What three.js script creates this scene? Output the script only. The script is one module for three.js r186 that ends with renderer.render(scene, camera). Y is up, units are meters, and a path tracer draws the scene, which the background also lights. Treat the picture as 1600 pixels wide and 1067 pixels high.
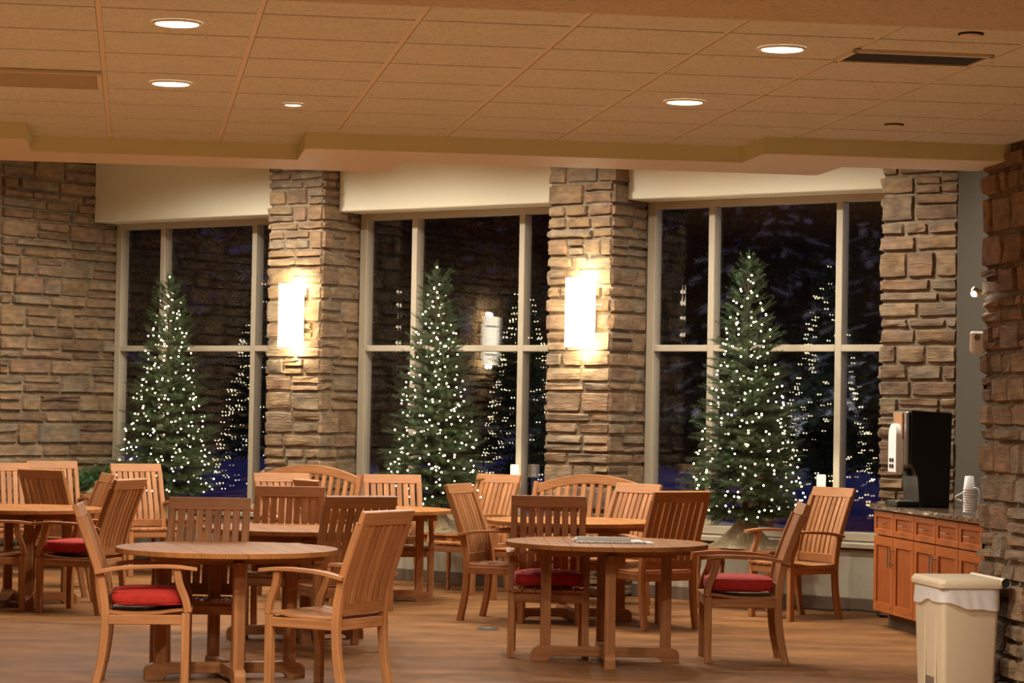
import * as THREE from 'three';
import { mergeGeometries, toCreasedNormals } from 'three/addons/utils/BufferGeometryUtils.js';
import { RectAreaLightUniformsLib } from 'three/addons/lights/RectAreaLightUniformsLib.js';

// ---------------------------------------------------------------- camera, sky, exposure
const scene = new THREE.Scene();
const camera = new THREE.PerspectiveCamera(2 * Math.atan(533.5 / 3880) * 180 / Math.PI, 1600 / 1067, 0.1, 300);
camera.position.set(0, 1.6, 0);
camera.rotation.set(0.0275, 0, 0.0171, 'YXZ');
const renderer = new THREE.WebGLRenderer();
renderer.toneMapping = THREE.LinearToneMapping;
renderer.toneMappingExposure = 1.16;
renderer.shadowMap.enabled = true;
RectAreaLightUniformsLib.init();
scene.background = new THREE.Color().setRGB(0.014, 0.013, 0.066);   // blue winter dusk

const LAMP = new THREE.Color().setRGB(1, 0.90, 0.64);
const WARM = new THREE.Color().setRGB(1, 0.965, 0.885);
const DOWN = 31, BAY = 21.5, SCONCE = 0.75, TREE = 0.12;               // candela of the lamps

// ---------------------------------------------------------------- frames: camera stands at the origin, D is the distance ahead
const PSI = 0.1508, TH = 35.75 * Math.PI / 180;
const gX = (u, v) => [u * Math.cos(PSI) - v * Math.sin(PSI), u * Math.sin(PSI) + v * Math.cos(PSI)];   // ceiling grid -> (X, D)
const wX = (s, c) => [s * Math.cos(TH) + c * Math.sin(TH), -s * Math.sin(TH) + c * Math.cos(TH)];      // window wall -> (X, D)

// ---------------------------------------------------------------- random numbers and noise
function rngOf(seed) { let a = seed >>> 0; return () => { a = (a + 0x6D2B79F5) >>> 0; let t = a; t = Math.imul(t ^ (t >>> 15), t | 1); t ^= t + Math.imul(t ^ (t >>> 7), t | 61); return ((t ^ (t >>> 14)) >>> 0) / 4294967296; }; }
function tileNoise(seed) {
  const r = rngOf(seed), N = 64, g = Float32Array.from({ length: N * N }, () => r());
  const f = t => t * t * (3 - 2 * t);
  return (x, y, px, py) => {            // px, py: whole periods
    const xi = Math.floor(x), yi = Math.floor(y), tx = f(x - xi), ty = f(y - yi);
    const m = (a, b) => ((a % b) + b) % b, q = (i, j) => g[(m(j, py) % N) * N + (m(i, px) % N)];
    return (q(xi, yi) * (1 - tx) + q(xi + 1, yi) * tx) * (1 - ty) + (q(xi, yi + 1) * (1 - tx) + q(xi + 1, yi + 1) * tx) * ty;
  };
}
function tex(w, h, fn, srgb = true) {   // fn(u, v) -> [r, g, b] 0..1
  const d = new Uint8Array(w * h * 4);
  for (let j = 0; j < h; j++) for (let i = 0; i < w; i++) {
    const c = fn(i / w, j / h), k = 4 * (j * w + i);
    for (let n = 0; n < 3; n++) d[k + n] = Math.max(0, Math.min(255, Math.round(c[n] * 255)));
    d[k + 3] = 255;
  }
  const t = new THREE.DataTexture(d, w, h, THREE.RGBAFormat);
  t.wrapS = t.wrapT = THREE.RepeatWrapping; t.magFilter = THREE.LinearFilter; t.minFilter = THREE.LinearMipmapLinearFilter; t.generateMipmaps = true;
  if (srgb) t.colorSpace = THREE.SRGBColorSpace;
  t.needsUpdate = true; return t;
}
const n1 = tileNoise(11), n2 = tileNoise(23), n3 = tileNoise(37);
const fbm = (u, v, fx, fy, oct = 4) => { let s = 0, a = 0.5, t = 0; for (let k = 0; k < oct; k++) { s += a * [n1, n2, n3][k % 3](u * fx, v * fy, fx, fy); t += a; a *= 0.55; fx *= 2; fy *= 2; } return s / t; };
const rep = (t, x, y = x) => { const c = t.clone(); c.repeat.set(x, y); c.needsUpdate = true; return c; };

const woodTex = tex(512, 512, (u, v) => { const w = v + 0.02 * fbm(u, v, 2, 4, 3); const g = fbm(u, w, 2, 48, 4), b = fbm(u, v, 3, 6, 3); const k = 0.70 + 0.26 * g + 0.18 * (b - 0.5); return [k + 0.05, k * 0.98, k * 0.94]; });
const woodBump = tex(256, 256, (u, v) => { const g = fbm(u, v, 2, 40, 4); return [g, g, g]; }, false);
const stoneTex = tex(512, 512, (u, v) => { const a = fbm(u, v, 5, 7, 5), b = fbm(u + 0.3, v + 0.6, 2, 3, 3), c = fbm(u, v, 4, 22, 4); const k = 0.52 + 0.40 * a + 0.22 * (c - 0.5), w = b - 0.5; return [k * (1 + 0.16 * w) + 0.06, k + 0.05, k * (1 - 0.26 * w) + 0.05]; });
const stoneBump = tex(512, 512, (u, v) => { const a = fbm(u, v, 6, 8, 5), c = fbm(u, v, 3, 18, 4); const k = 0.55 * a + 0.45 * Math.abs(c * 2 - 1); return [k, k, k]; }, false);
const mortarTex = tex(256, 256, (u, v) => { const k = 0.6 + 0.45 * fbm(u, v, 20, 20, 4); return [k, k * 0.97, k * 0.92]; });
const speckTex = tex(512, 512, (u, v) => { const a = fbm(u, v, 60, 60, 2), b = fbm(u, v, 6, 6, 3); const k = 0.92 + 0.04 * (b - 0.5) - (a > 0.66 ? 0.08 : 0); return [k, k, k * 0.99]; });
const speckBump = tex(512, 512, (u, v) => { const k = fbm(u, v, 60, 60, 3); return [k, k, k]; }, false);
const floorTex = tex(1024, 1024, (u, v) => { const a = fbm(u, v, 6, 9, 5), b = fbm(u + 0.2, v + 0.5, 4, 18, 5), c = fbm(u, v, 24, 30, 4); const k = 0.56 + 0.34 * a + 0.28 * (b - 0.5) + 0.12 * (c - 0.5), w = b - 0.5; return [k * (1 + 0.06 * w) + 0.1, k + 0.09, k * (1 - 0.10 * w) + 0.08]; });
const floorRough = tex(256, 256, (u, v) => { const k = 0.46 + 0.28 * fbm(u, v, 6, 8, 4); return [k, k, k]; }, false);
const graniteTex = tex(512, 512, (u, v) => { const a = fbm(u, v, 50, 50, 2), b = fbm(u + 0.4, v, 28, 28, 3); return a > 0.62 ? [0.62, 0.52, 0.42] : b > 0.56 ? [0.40, 0.28, 0.20] : [0.16 + 0.2 * a, 0.13 + 0.16 * a, 0.11 + 0.13 * a]; });
const clothTex = tex(256, 256, (u, v) => { const k = 0.8 + 0.12 * Math.sin(u * 2 * Math.PI * 48) * Math.sin(v * 2 * Math.PI * 48) + 0.16 * (fbm(u, v, 8, 8, 4) - 0.5); return [k, k, k]; });
const snowTex = tex(256, 256, (u, v) => { const k = 0.8 + 0.3 * (fbm(u, v, 10, 10, 4) - 0.5); return [k, k, k]; });

// ---------------------------------------------------------------- materials
const std = (o) => new THREE.MeshStandardMaterial(o);
const wood = (c, r = 0.48, sp = 0.6) => new THREE.MeshPhysicalMaterial({ color: c, map: rep(woodTex, 2.2, 2.2), bumpMap: rep(woodBump, 2.2, 2.2), bumpScale: 0.0008, roughness: r, specularIntensity: sp });
const M = {
  teak: [wood('#c08b57'), wood('#b7814e'), wood('#c7935f')],
  teakTop: wood('#b58048', 0.5, 0.2),
  cabinet: wood('#c4763a', 0.42), cabinetPanel: wood('#b66932', 0.45),
  red: std({ color: '#d22a14', roughness: 0.85, map: rep(clothTex, 4) }),
  burlap: std({ color: '#cfb78c', roughness: 0.95, map: rep(clothTex, 5), bumpMap: rep(clothTex, 5), bumpScale: 0.002, side: THREE.DoubleSide }),
  paint: std({ color: '#ddd2b4', roughness: 0.7, bumpMap: rep(speckBump, 1), bumpScale: 0.0008 }),
  soffit: std({ color: '#e6dcc4', roughness: 0.5, bumpMap: rep(speckBump, 1.4), bumpScale: 0.003 }),
  fascia: std({ color: '#dadab0', roughness: 0.7, bumpMap: rep(speckBump, 1.4), bumpScale: 0.001 }),
  kneeWall: std({ color: '#b5ab92', roughness: 0.65, bumpMap: rep(speckBump, 1), bumpScale: 0.0006 }),
  taupe: std({ color: '#453c2e', roughness: 0.75, bumpMap: rep(speckBump, 1), bumpScale: 0.0008 }),
  rubber: std({ color: '#6d5a47', roughness: 0.7 }),
  tile: std({ color: '#ebefec', roughness: 0.95, map: rep(speckTex, 1.6), bumpMap: rep(speckBump, 1.6), bumpScale: 0.002 }),
  drywall: std({ color: '#d5c9b5', roughness: 0.9, map: rep(speckTex, 1), bumpMap: rep(speckBump, 1), bumpScale: 0.0015 }),
  grid: std({ color: '#e2d6c2', roughness: 0.45 }),
  mortar: std({ color: '#9a8a74', roughness: 0.95, map: rep(mortarTex, 1.2), bumpMap: rep(mortarTex, 1.2), bumpScale: 0.004 }),
  floor: new THREE.MeshPhysicalMaterial({ color: '#9a6b42', map: rep(floorTex, 0.30, 0.30), roughnessMap: rep(floorRough, 0.3), roughness: 1.0, specularIntensity: 0.12 }),
  alu: std({ color: '#b9aa90', roughness: 0.45, metalness: 0.15 }),
  glass: new THREE.MeshPhysicalMaterial({ color: '#ffffff', transmission: 1, thickness: 0, roughness: 0, ior: 1.68 }),
  whitePlastic: std({ color: '#f2efe8', roughness: 0.45 }),
  steel: std({ color: '#b8b2a8', roughness: 0.3, metalness: 0.9 }),
  black: std({ color: '#0d0b0a', roughness: 0.35 }),
  blackRubber: std({ color: '#141312', roughness: 0.7 }),
  beigePlastic: std({ color: '#cdb896', roughness: 0.5, bumpMap: rep(speckBump, 6), bumpScale: 0.0003 }),
  liner: new THREE.MeshPhysicalMaterial({ color: '#efe9e0', roughness: 0.45, transmission: 0.35, thickness: 0, side: THREE.DoubleSide }),
  granite: new THREE.MeshPhysicalMaterial({ color: '#ffffff', map: rep(graniteTex, 2.4), roughness: 0.15, clearcoat: 0.5, clearcoatRoughness: 0.05 }),
  foam: std({ color: '#f3efe6', roughness: 0.6 }),
  paper: std({ color: '#dcd8cf', roughness: 0.85 }),
  snow: std({ color: '#e8ecf4', roughness: 0.9, map: rep(snowTex, 0.5) }),
  needle: std({ color: '#ffffff', roughness: 0.75, side: THREE.DoubleSide }),
  bark: std({ color: '#4a3623', roughness: 0.95 }),
  darkWall: std({ color: '#b9ab92', roughness: 0.85 }),
  diffuser: new THREE.MeshPhysicalMaterial({ color: '#fff6e4', roughness: 0.6, emissive: new THREE.Color().setRGB(1, 0.88, 0.66), emissiveIntensity: 4.5 }),
  downGlow: std({ color: '#fff2dc', roughness: 0.6, emissive: new THREE.Color().setRGB(1, 0.86, 0.62), emissiveIntensity: 5 }),
  bulb: std({ color: '#fff1d0', roughness: 0.5, emissive: new THREE.Color().setRGB(1, 0.79, 0.48), emissiveIntensity: 19 }),
  candle: std({ color: '#f4e6c8', roughness: 0.6, emissive: new THREE.Color().setRGB(1, 0.72, 0.40), emissiveIntensity: 1.3 }),
  silver: std({ color: '#d8d8d8', roughness: 0.15, metalness: 1 }),
};
const STONES = ['#a98964', '#a18059', '#9d8363', '#957757', '#ae8f68', '#a4815f', '#9f8868', '#a6875f'].map(c => std({ color: c, roughness: 0.92, map: rep(stoneTex, 2.1), bumpMap: rep(stoneBump, 2.1), bumpScale: 0.013 }));

// ---------------------------------------------------------------- object helpers
const taken = {};
function numbered(n) { if (!(n in taken)) { taken[n] = 0; return n; } return n + '_' + String(++taken[n]).padStart(3, '0'); }
function thing(name, label, category, [X, D] = [0, 0], h = 0, turn = 0, group) {
  const o = new THREE.Group(); o.name = numbered(name); scene.add(o);
  o.position.set(X, h, -D); o.rotation.y = turn; o.userData = { label, category };
  if (group) o.userData.group = group;
  return o;
}
function struct(name, label, turn = 0, category) {
  const o = new THREE.Group(); o.name = numbered(name); o.rotation.y = turn; scene.add(o);
  o.userData = { kind: 'structure', label }; if (category) o.userData.category = category; return o;
}
function part(parent, name, geo, mat, label) {
  const m = new THREE.Mesh(geo, mat); m.name = name; parent.add(m);
  if (label) m.userData.label = label;
  return m;
}
const face = (fx, fD) => Math.atan2(fx, -fD);

// ---------------------------------------------------------------- geometry helpers (all with uv in metres)
function boxUV(g) {                       // uv from the face's direction
  g = g.index ? g.toNonIndexed() : g;
  const p = g.attributes.position, uv = new Float32Array(p.count * 2), a = new THREE.Vector3(), b = new THREE.Vector3(), c = new THREE.Vector3();
  for (let i = 0; i < p.count; i += 3) {
    a.fromBufferAttribute(p, i); b.fromBufferAttribute(p, i + 1); c.fromBufferAttribute(p, i + 2);
    const n = b.clone().sub(a).cross(c.clone().sub(a)); const x = Math.abs(n.x), y = Math.abs(n.y), z = Math.abs(n.z);
    [a, b, c].forEach((q, k) => { const t = x >= y && x >= z ? [q.z, q.y] : y >= z ? [q.x, q.z] : [q.x, q.y]; uv[2 * (i + k)] = t[0]; uv[2 * (i + k) + 1] = t[1]; });
  }
  g.setAttribute('uv', new THREE.BufferAttribute(uv, 2)); return g;
}
function grainUV(g, axis) {               // u runs along the grain
  const p = g.attributes.position, uv = new Float32Array(p.count * 2);
  const get = i => [p.getX(i), p.getY(i), p.getZ(i)];
  for (let i = 0; i < p.count; i++) { const q = get(i), o = [0, 1, 2].filter(k => k !== axis); uv[2 * i] = q[axis] * 0.6; uv[2 * i + 1] = q[o[0]] + q[o[1]] * 0.73; }
  g.setAttribute('uv', new THREE.BufferAttribute(uv, 2)); return g;
}
function cbox(w, h, d, x = 0, y = 0, z = 0, ch = 0.004) {   // chamfered box, centre at x y z
  ch = Math.min(ch, w / 2.2, h / 2.2, d / 2.2);
  const H = [w / 2, h / 2, d / 2], v = [];
  const tri = (a, b, c) => v.push(...a, ...b, ...c);
  const pt = (s, ax) => { const q = [s[0] * H[0], s[1] * H[1], s[2] * H[2]]; for (let k = 0; k < 3; k++) if (k !== ax) q[k] -= s[k] * ch; return q; };
  const orient = (a, b, c) => { const n = new THREE.Vector3(b[0] - a[0], b[1] - a[1], b[2] - a[2]).cross(new THREE.Vector3(c[0] - a[0], c[1] - a[1], c[2] - a[2])); const m = new THREE.Vector3(a[0] + b[0] + c[0], a[1] + b[1] + c[1], a[2] + b[2] + c[2]); if (n.dot(m) < 0) tri(a, c, b); else tri(a, b, c); };
  const quad = (a, b, c, d2) => { orient(a, b, c); orient(a, c, d2); };
  for (let ax = 0; ax < 3; ax++) {
    const o = [0, 1, 2].filter(k => k !== ax);
    for (const s of [-1, 1]) { const C = [[-1, -1], [1, -1], [1, 1], [-1, 1]].map(([a, b]) => { const q = [0, 0, 0]; q[ax] = s; q[o[0]] = a; q[o[1]] = b; return pt(q, ax); }); quad(...C); }
    for (const a of [-1, 1]) for (const b of [-1, 1]) {      // edge along ax
      const q0 = [0, 0, 0], q1 = [0, 0, 0]; q0[o[0]] = q1[o[0]] = a; q0[o[1]] = q1[o[1]] = b; q0[ax] = -1; q1[ax] = 1;
      quad(pt(q0, o[0]), pt(q1, o[0]), pt(q1, o[1]), pt(q0, o[1]));
    }
  }
  for (const a of [-1, 1]) for (const b of [-1, 1]) for (const c of [-1, 1]) orient(pt([a, b, c], 0), pt([a, b, c], 1), pt([a, b, c], 2));
  const g = new THREE.BufferGeometry(); g.setAttribute('position', new THREE.Float32BufferAttribute(v, 3)); g.computeVertexNormals();
  g.translate(x, y, z); boxUV(g); return g;
}
const box = (w, h, d, x = 0, y = 0, z = 0) => boxUV(new THREE.BoxGeometry(w, h, d).toNonIndexed().translate(x, y, z));
const wbox = (w, h, d, x, y, z, axis, ch = 0.004) => grainUV(cbox(w, h, d, x, y, z, ch), axis);
function sweep(pts, hx, ht, x = 0, n = 10) {   // rectangular bar along a curve of [y, z] points, hx half width across x, ht half thickness
  const cv = new THREE.CatmullRomCurve3(pts.map(([y, z]) => new THREE.Vector3(0, y, z)));
  const rings = [], lens = []; let L = 0, prev = null; const c = Math.min(hx, ht) * 0.25;
  const sec = [[-hx + c, -ht], [hx - c, -ht], [hx, -ht + c], [hx, ht - c], [hx - c, ht], [-hx + c, ht], [-hx, ht - c], [-hx, -ht + c]];
  for (let i = 0; i <= n; i++) {
    const p = cv.getPointAt(i / n), t = cv.getTangentAt(i / n), N = new THREE.Vector3(0, -t.z, t.y);
    if (prev) L += p.distanceTo(prev); prev = p; lens.push(L);
    rings.push(sec.map(([a, b]) => [x + a, p.y + N.y * b, p.z + N.z * b]));
  }
  const v = [], uv = []; const put = (i, k) => { k %= 8; v.push(...rings[i][k]); uv.push(lens[i] * 0.6, sec[k][0] + sec[k][1] * 0.73 + x * 0.9); };
  for (let i = 0; i < n; i++) for (let k = 0; k < 8; k++) { put(i, k); put(i + 1, k + 1); put(i + 1, k); put(i, k); put(i, k + 1); put(i + 1, k + 1); }
  for (let k = 1; k < 7; k++) { put(0, 0); put(0, k + 1); put(0, k); put(n, 0); put(n, k); put(n, k + 1); }
  let g = new THREE.BufferGeometry(); g.setAttribute('position', new THREE.Float32BufferAttribute(v, 3)); g.setAttribute('uv', new THREE.Float32BufferAttribute(uv, 2));
  // face outward
  const A = new THREE.Vector3(...rings[0][0]), mid = cv.getPointAt(0); mid.x = x; g.computeVertexNormals();
  const nn = new THREE.Vector3().fromBufferAttribute(g.attributes.normal, 0); if (nn.dot(A.sub(mid)) < 0) { const p = g.attributes.position.array, q = g.attributes.uv.array; for (let i = 0; i < p.length / 9; i++) { for (let k = 0; k < 3; k++) { const t = p[9 * i + 3 + k]; p[9 * i + 3 + k] = p[9 * i + 6 + k]; p[9 * i + 6 + k] = t; } for (let k = 0; k < 2; k++) { const t = q[6 * i + 2 + k]; q[6 * i + 2 + k] = q[6 * i + 4 + k]; q[6 * i + 4 + k] = t; } } g.computeVertexNormals(); }
  return toCreasedNormals(g, 0.5);
}
function prism(pts, y0, y1, bevel = 0) {   // outline [x, z] extruded from height y0 to y1
  const sh = new THREE.Shape(pts.map(([x, z]) => new THREE.Vector2(x, -z)));
  const g = new THREE.ExtrudeGeometry(sh, { depth: y1 - y0 - 2 * bevel, bevelEnabled: bevel > 0, bevelSize: bevel, bevelThickness: bevel, bevelOffset: -bevel, bevelSegments: 2, curveSegments: 4 });
  g.rotateX(-Math.PI / 2).translate(0, y0 + bevel, 0); return boxUV(g);
}
const lathe = (pts, n = 20) => { const g = new THREE.LatheGeometry(pts.map(([r, y]) => new THREE.Vector2(r, y)), n); return g; };
function tube(pts, r, n = 24, k = 8) { return new THREE.TubeGeometry(new THREE.CatmullRomCurve3(pts.map(p => new THREE.Vector3(...p))), n, r, k); }
const clean = g => { g = g.index ? g.toNonIndexed() : g; for (const k of Object.keys(g.attributes)) if (!['position', 'normal', 'uv'].includes(k)) g.deleteAttribute(k); return g; };
const merge = a => mergeGeometries(a.map(clean));

// ================================================================= THE ROOM
// floor
const ROOM = [wX(-18.6, 18.9), wX(-8.2, 18.9), gX(6.6, 18.4), gX(6.6, -4), gX(-13, -4), gX(-13, 22), wX(-18.6, 9.6)];
{
  const f = struct('floor', 'warm tan mottled sheet floor with a satin sheen');
  part(f, 'floor_sheet', prism(ROOM.map(([x, d]) => [x, -d]), -0.12, 0), M.floor);
}
// ---- stone work
function stoneGeo(w, h, d, r) {           // one rough faced stone, lower left corner at 0 0, face towards +z
  const e = Math.min(0.016, h * 0.18), xs = [0, e, w * (0.36 + 0.28 * r()), w - e, w], ys = [0, e, h * (0.4 + 0.2 * r()), h - e, h], v = [], uv = [], ix = [];
  const ou = r() * 3, ov = r() * 3, tilt = (r() - 0.5) * 0.02, tx = (r() - 0.5) * 0.015;
  const jx = [r() - 0.5, r() - 0.5], jy = [r() - 0.5, r() - 0.5];
  for (let j = 0; j < 5; j++) for (let i = 0; i < 5; i++) {
    const edge = i === 0 || j === 0 || i === 4 || j === 4, rim = i === 1 || j === 1 || i === 3 || j === 3;
    const corner = (i === 0 || i === 4) && (j === 0 || j === 4) ? 0.012 : 0;
    let x = xs[i] + (r() - 0.5) * 0.012 + (i < 2 ? jx[0] : i > 2 ? jx[1] : 0) * 0.008 * (j - 2) / 2, y = ys[j] + (r() - 0.5) * 0.010 + (j < 2 ? jy[0] : j > 2 ? jy[1] : 0) * 0.010 * (i - 2) / 2;
    if (corner) { x += i ? -corner : corner; y += j ? -corner : corner; }
    const z = edge ? -0.012 : d + (r() - 0.5) * (rim ? 0.014 : 0.026) + tilt * (j - 2) / 2 + tx * (i - 2) / 2;
    v.push(x, y, z); uv.push(x + ou, y + ov);
  }
  for (let j = 0; j < 4; j++) for (let i = 0; i < 4; i++) { const a = j * 5 + i; ix.push(a, a + 1, a + 6, a, a + 6, a + 5); }
  const g = new THREE.BufferGeometry(); g.setAttribute('position', new THREE.Float32BufferAttribute(v, 3)); g.setAttribute('uv', new THREE.Float32BufferAttribute(uv, 2)); g.setIndex(ix);
  const gg = toCreasedNormals(g, 0.9); return gg;
}
function bandsOf(H, r) { const b = []; let y = 0; while (y < H - 0.05) { let h = [0.08, 0.105, 0.13, 0.155, 0.185, 0.215][Math.floor(r() * 6)]; if (H - y - h < 0.07) h = H - y; b.push([y, h]); y += h; } return b; }
function layStones(L, bands, r, wide = 1) {   // -> list of [x, y, w, h]
  const out = [], J = 0.011;
  for (const [y, h] of bands) {
    let x = 0;
    while (x < L - 0.02) {
      let w = (h > 0.15 ? 0.15 + 0.25 * r() : h > 0.1 ? 0.14 + 0.30 * r() : 0.16 + 0.36 * r()) * wide;
      if (L - x - w < 0.1) w = L - x;
      if (w > 0.6 * wide) w = (L - x) / 2;
      if (h > 0.15 && r() < 0.36) { const k = 0.38 + 0.24 * r(); out.push([x + J / 2, y + J / 2, w - J, h * k - J], [x + J / 2, y + h * k + J / 2, w - J, h * (1 - k) - J]); }
      else out.push([x + J / 2, y + J / 2, w - J, h - J]);
      x += w;
    }
  }
  return out;
}
// place stones on a plane: origin o (x, z in frame), along [ax, az] and outward normal [nx, nz]
function stoneFace(parent, list, o, along, out, r, depth = 0.032, asParts = true) {
  const turn = Math.atan2(out[0], out[1]);   // local z -> out, local x -> cross
  const lx = [Math.cos(turn), -Math.sin(turn)];
  const flip = lx[0] * along[0] + lx[1] * along[1] < 0;
  const rest = [];
  for (const [x, y, w, h] of list) {
    const g = stoneGeo(w, h, depth * (0.7 + 0.7 * r()), r), start = flip ? x + w : x;
    const px = o[0] + along[0] * start, pz = o[1] + along[1] * start, m = STONES[Math.floor(r() * STONES.length)];
    if (asParts) { const s = part(parent, 'stone', g, m); s.position.set(px, y, pz); s.rotation.y = turn; }
    else { g.applyMatrix4(new THREE.Matrix4().makeRotationY(turn).setPosition(px, y, pz)); rest.push([g, m]); }
  }
  if (!asParts) for (const m of STONES) { const gs = rest.filter(q => q[1] === m).map(q => q[0]); if (gs.length) { const k = part(parent, 'stones_beyond', merge(gs), m); k.userData.kind = 'stuff'; } }
}
const TOP = 4.25;                          // ceiling of the window bay
const wz = (s, h, c) => [s, h, -c];
// left wall: plane s = -18.26, from the window corner towards the camera
{
  const wall = struct('wall_left', 'stone clad wall meeting the window wall at the left', -TH);
  part(wall, 'mortar_bed', box(0.3, TOP, 8.55, -18.26 - 0.15 - 0.022, TOP / 2, -(18.45 - 4.275)), M.mortar);
  const r = rngOf(5), b = bandsOf(TOP, r);
  stoneFace(wall, layStones(1.62, b, r, 1.5), [-18.282, -18.40], [0, 1], [1, 0], r, 0.03);
  stoneFace(wall, layStones(6.85, b, r, 1.5), [-18.282, -18.40 + 1.62], [0, 1], [1, 0], r, 0.03, false);
}
// pilasters between the windows, front face c = 17.8
const PIL = [[-15.70, -15.02], [-12.45, -11.77], [-9.20, -8.52]];
PIL.forEach(([s0, s1], i) => {
  const p = struct('pilaster', ['stone pilaster with a glowing sconce between the two left windows', 'stone pilaster with a glowing sconce between the two right windows', 'stone pilaster behind the coffee machine'][i], -TH, 'pilaster');
  const r = rngOf(71 + i), k = 0.022, b = bandsOf(TOP, r), w = s1 - s0;
  part(p, 'mortar_core', box(w - 2 * k, TOP, 0.66 - k, (s0 + s1) / 2, TOP / 2, -(17.8 + k + (0.66 - k) / 2)), M.mortar);
  stoneFace(p, layStones(w, b, r), [s0, -17.8 - k], [1, 0], [0, 1], r, 0.026);
  if (i < 2) {
    stoneFace(p, layStones(0.56, b, r), [s1 - k, -17.8], [0, -1], [1, 0], r, 0.026);
    stoneFace(p, layStones(0.56, b, r), [s0 + k, -17.8], [0, -1], [-1, 0], r, 0.026);
  } else {
    stoneFace(p, layStones(0.56, b, r), [s0 + k, -17.8], [0, -1], [-1, 0], r, 0.026);
    part(p, 'edge_trim', box(0.012, TOP, 0.03, s1 + 0.004, TOP / 2, -17.81), M.rubber);
  }
});
// right stone wall: plane u = 4.70 in the grid frame, ends at v = 13.38
{
  const wall = struct('wall_right', 'stone clad wall beside the beige step bin', PSI);
  part(wall, 'mortar_bed', box(1.86, 3.9, 17.34, 4.722 + 0.93, 1.95, -(13.36 - 8.67)), M.mortar);
  const r = rngOf(19), b = bandsOf(3.06, r);
  stoneFace(wall, layStones(1.15, b, r, 0.85), [4.722, -13.38], [0, 1], [-1, 0], r, 0.03);
  stoneFace(wall, layStones(0.36, b, r, 0.8), [4.70, -13.355], [1, 0], [0, -1], r, 0.03);
  stoneFace(wall, layStones(4.0, b, r, 1.3), [4.722, -13.38 + 1.15], [0, 1], [-1, 0], r, 0.03, false);
}
// taupe wall behind the coffee counter, the far wall and the walls behind the camera
{
  const wl = struct('wall_alcove', 'plain taupe painted wall of the coffee alcove', PSI);
  part(wl, 'wall_panel', box(0.3, TOP, 5.6, 6.36 + 0.15, TOP / 2, -(13.36 + 2.75)), M.taupe);
  const wb = struct('wall_back', 'plain wall behind the camera', PSI);
  part(wb, 'wall_panel', box(20, TOP, 0.3, -3.2, TOP / 2, 4.15), M.darkWall);
  const ws = struct('wall_side', 'plain wall at the far side of the dining room', PSI);
  part(ws, 'wall_panel', box(0.3, TOP, 30, -13.15, TOP / 2, -8), M.darkWall);
  const wf = struct('wall_far', 'plain wall beyond the stone wall', PSI);
  { const [x0, d0] = wX(-18.55, 9.9); const u = x0 * Math.cos(PSI) + d0 * Math.sin(PSI), v = -x0 * Math.sin(PSI) + d0 * Math.cos(PSI); part(wf, 'wall_panel', box(u + 13.2, TOP, 0.3, (u - 13.2) / 2, TOP / 2, -v - 0.15), M.darkWall); }
}
// windows
const WIN = [-18.25, -15.01, -11.76], WW = 2.55, GH = [0.58, 3.44], GC = 18.40;
WIN.forEach((s0, i) => {
  const wn = struct('window_' + (i + 1), ['tall window behind the leftmost lit tree, mirroring the stone wall', 'tall window behind the middle lit tree, mirroring a sconce', 'tall window looking out on snowy conifers'][i], -TH);
  const [y0, y1] = GH, fw = 0.062, fd = 0.11, zc = -GC, W = WW;
  const bar = (n, x, y, w, h) => part(wn, n, cbox(w, h, fd, x, y, zc, 0.004), M.alu);
  bar('jamb', s0 + 0.04, (y0 + y1) / 2, 0.08, y1 - y0); bar('jamb', s0 + W - 0.04, (y0 + y1) / 2, 0.08, y1 - y0);
  bar('head_rail', s0 + W / 2, y1 - 0.03, W - 0.16, 0.06); bar('bottom_rail', s0 + W / 2, y0 + 0.02, W - 0.16, 0.07);
  const mx = [s0 + 0.655, s0 + 1.895];
  for (const x of mx) bar('mullion', x, (y0 + y1) / 2, fw, y1 - y0 - 0.12);
  const xs = [s0 + 0.08, mx[0] - fw / 2, mx[0] + fw / 2, mx[1] - fw / 2, mx[1] + fw / 2, s0 + W - 0.08];
  for (let k = 0; k < 3; k++) {
    const x = (xs[2 * k] + xs[2 * k + 1]) / 2, w = xs[2 * k + 1] - xs[2 * k];
    bar('transom', x, 2.16, w, 0.057);
    for (const [a, b] of [[y0 + 0.055, 2.1315], [2.1885, y1 - 0.06]]) for (const dz of [0.012, -0.012]) {
      const g = new THREE.PlaneGeometry(w, b - a); const q = part(wn, 'pane', g, M.glass); q.position.set(x, (a + b) / 2, zc + dz);
    }
  }
});
// bulkheads over the windows, knee walls and ledges under them
WIN.forEach((s0, i) => {
  const t = struct('bulkhead', 'cream painted bulkhead over ' + ['the left', 'the middle', 'the right'][i] + ' window', -TH, 'bulkhead');
  part(t, 'panel', cbox(WW + 0.02, TOP - 3.44, 0.86, s0 + WW / 2, (TOP + 3.44) / 2, -(18.03 + 0.43), 0.008), M.paint);
  const k = struct('knee_wall', 'low pale wall under ' + ['the left', 'the middle', 'the right'][i] + ' window', -TH, 'wall');
  part(k, 'panel', box(WW + 0.02, 0.50, 0.5, s0 + WW / 2, 0.25, -(18.2 + 0.25)), M.kneeWall);
  part(k, 'sill', cbox(WW + 0.02, 0.045, 0.42, s0 + WW / 2, 0.535, -(18.16 + 0.21), 0.006), M.alu);
  part(k, 'baseboard', cbox(WW + 0.02, 0.11, 0.014, s0 + WW / 2, 0.055, -18.193, 0.004), M.rubber);
});
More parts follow.
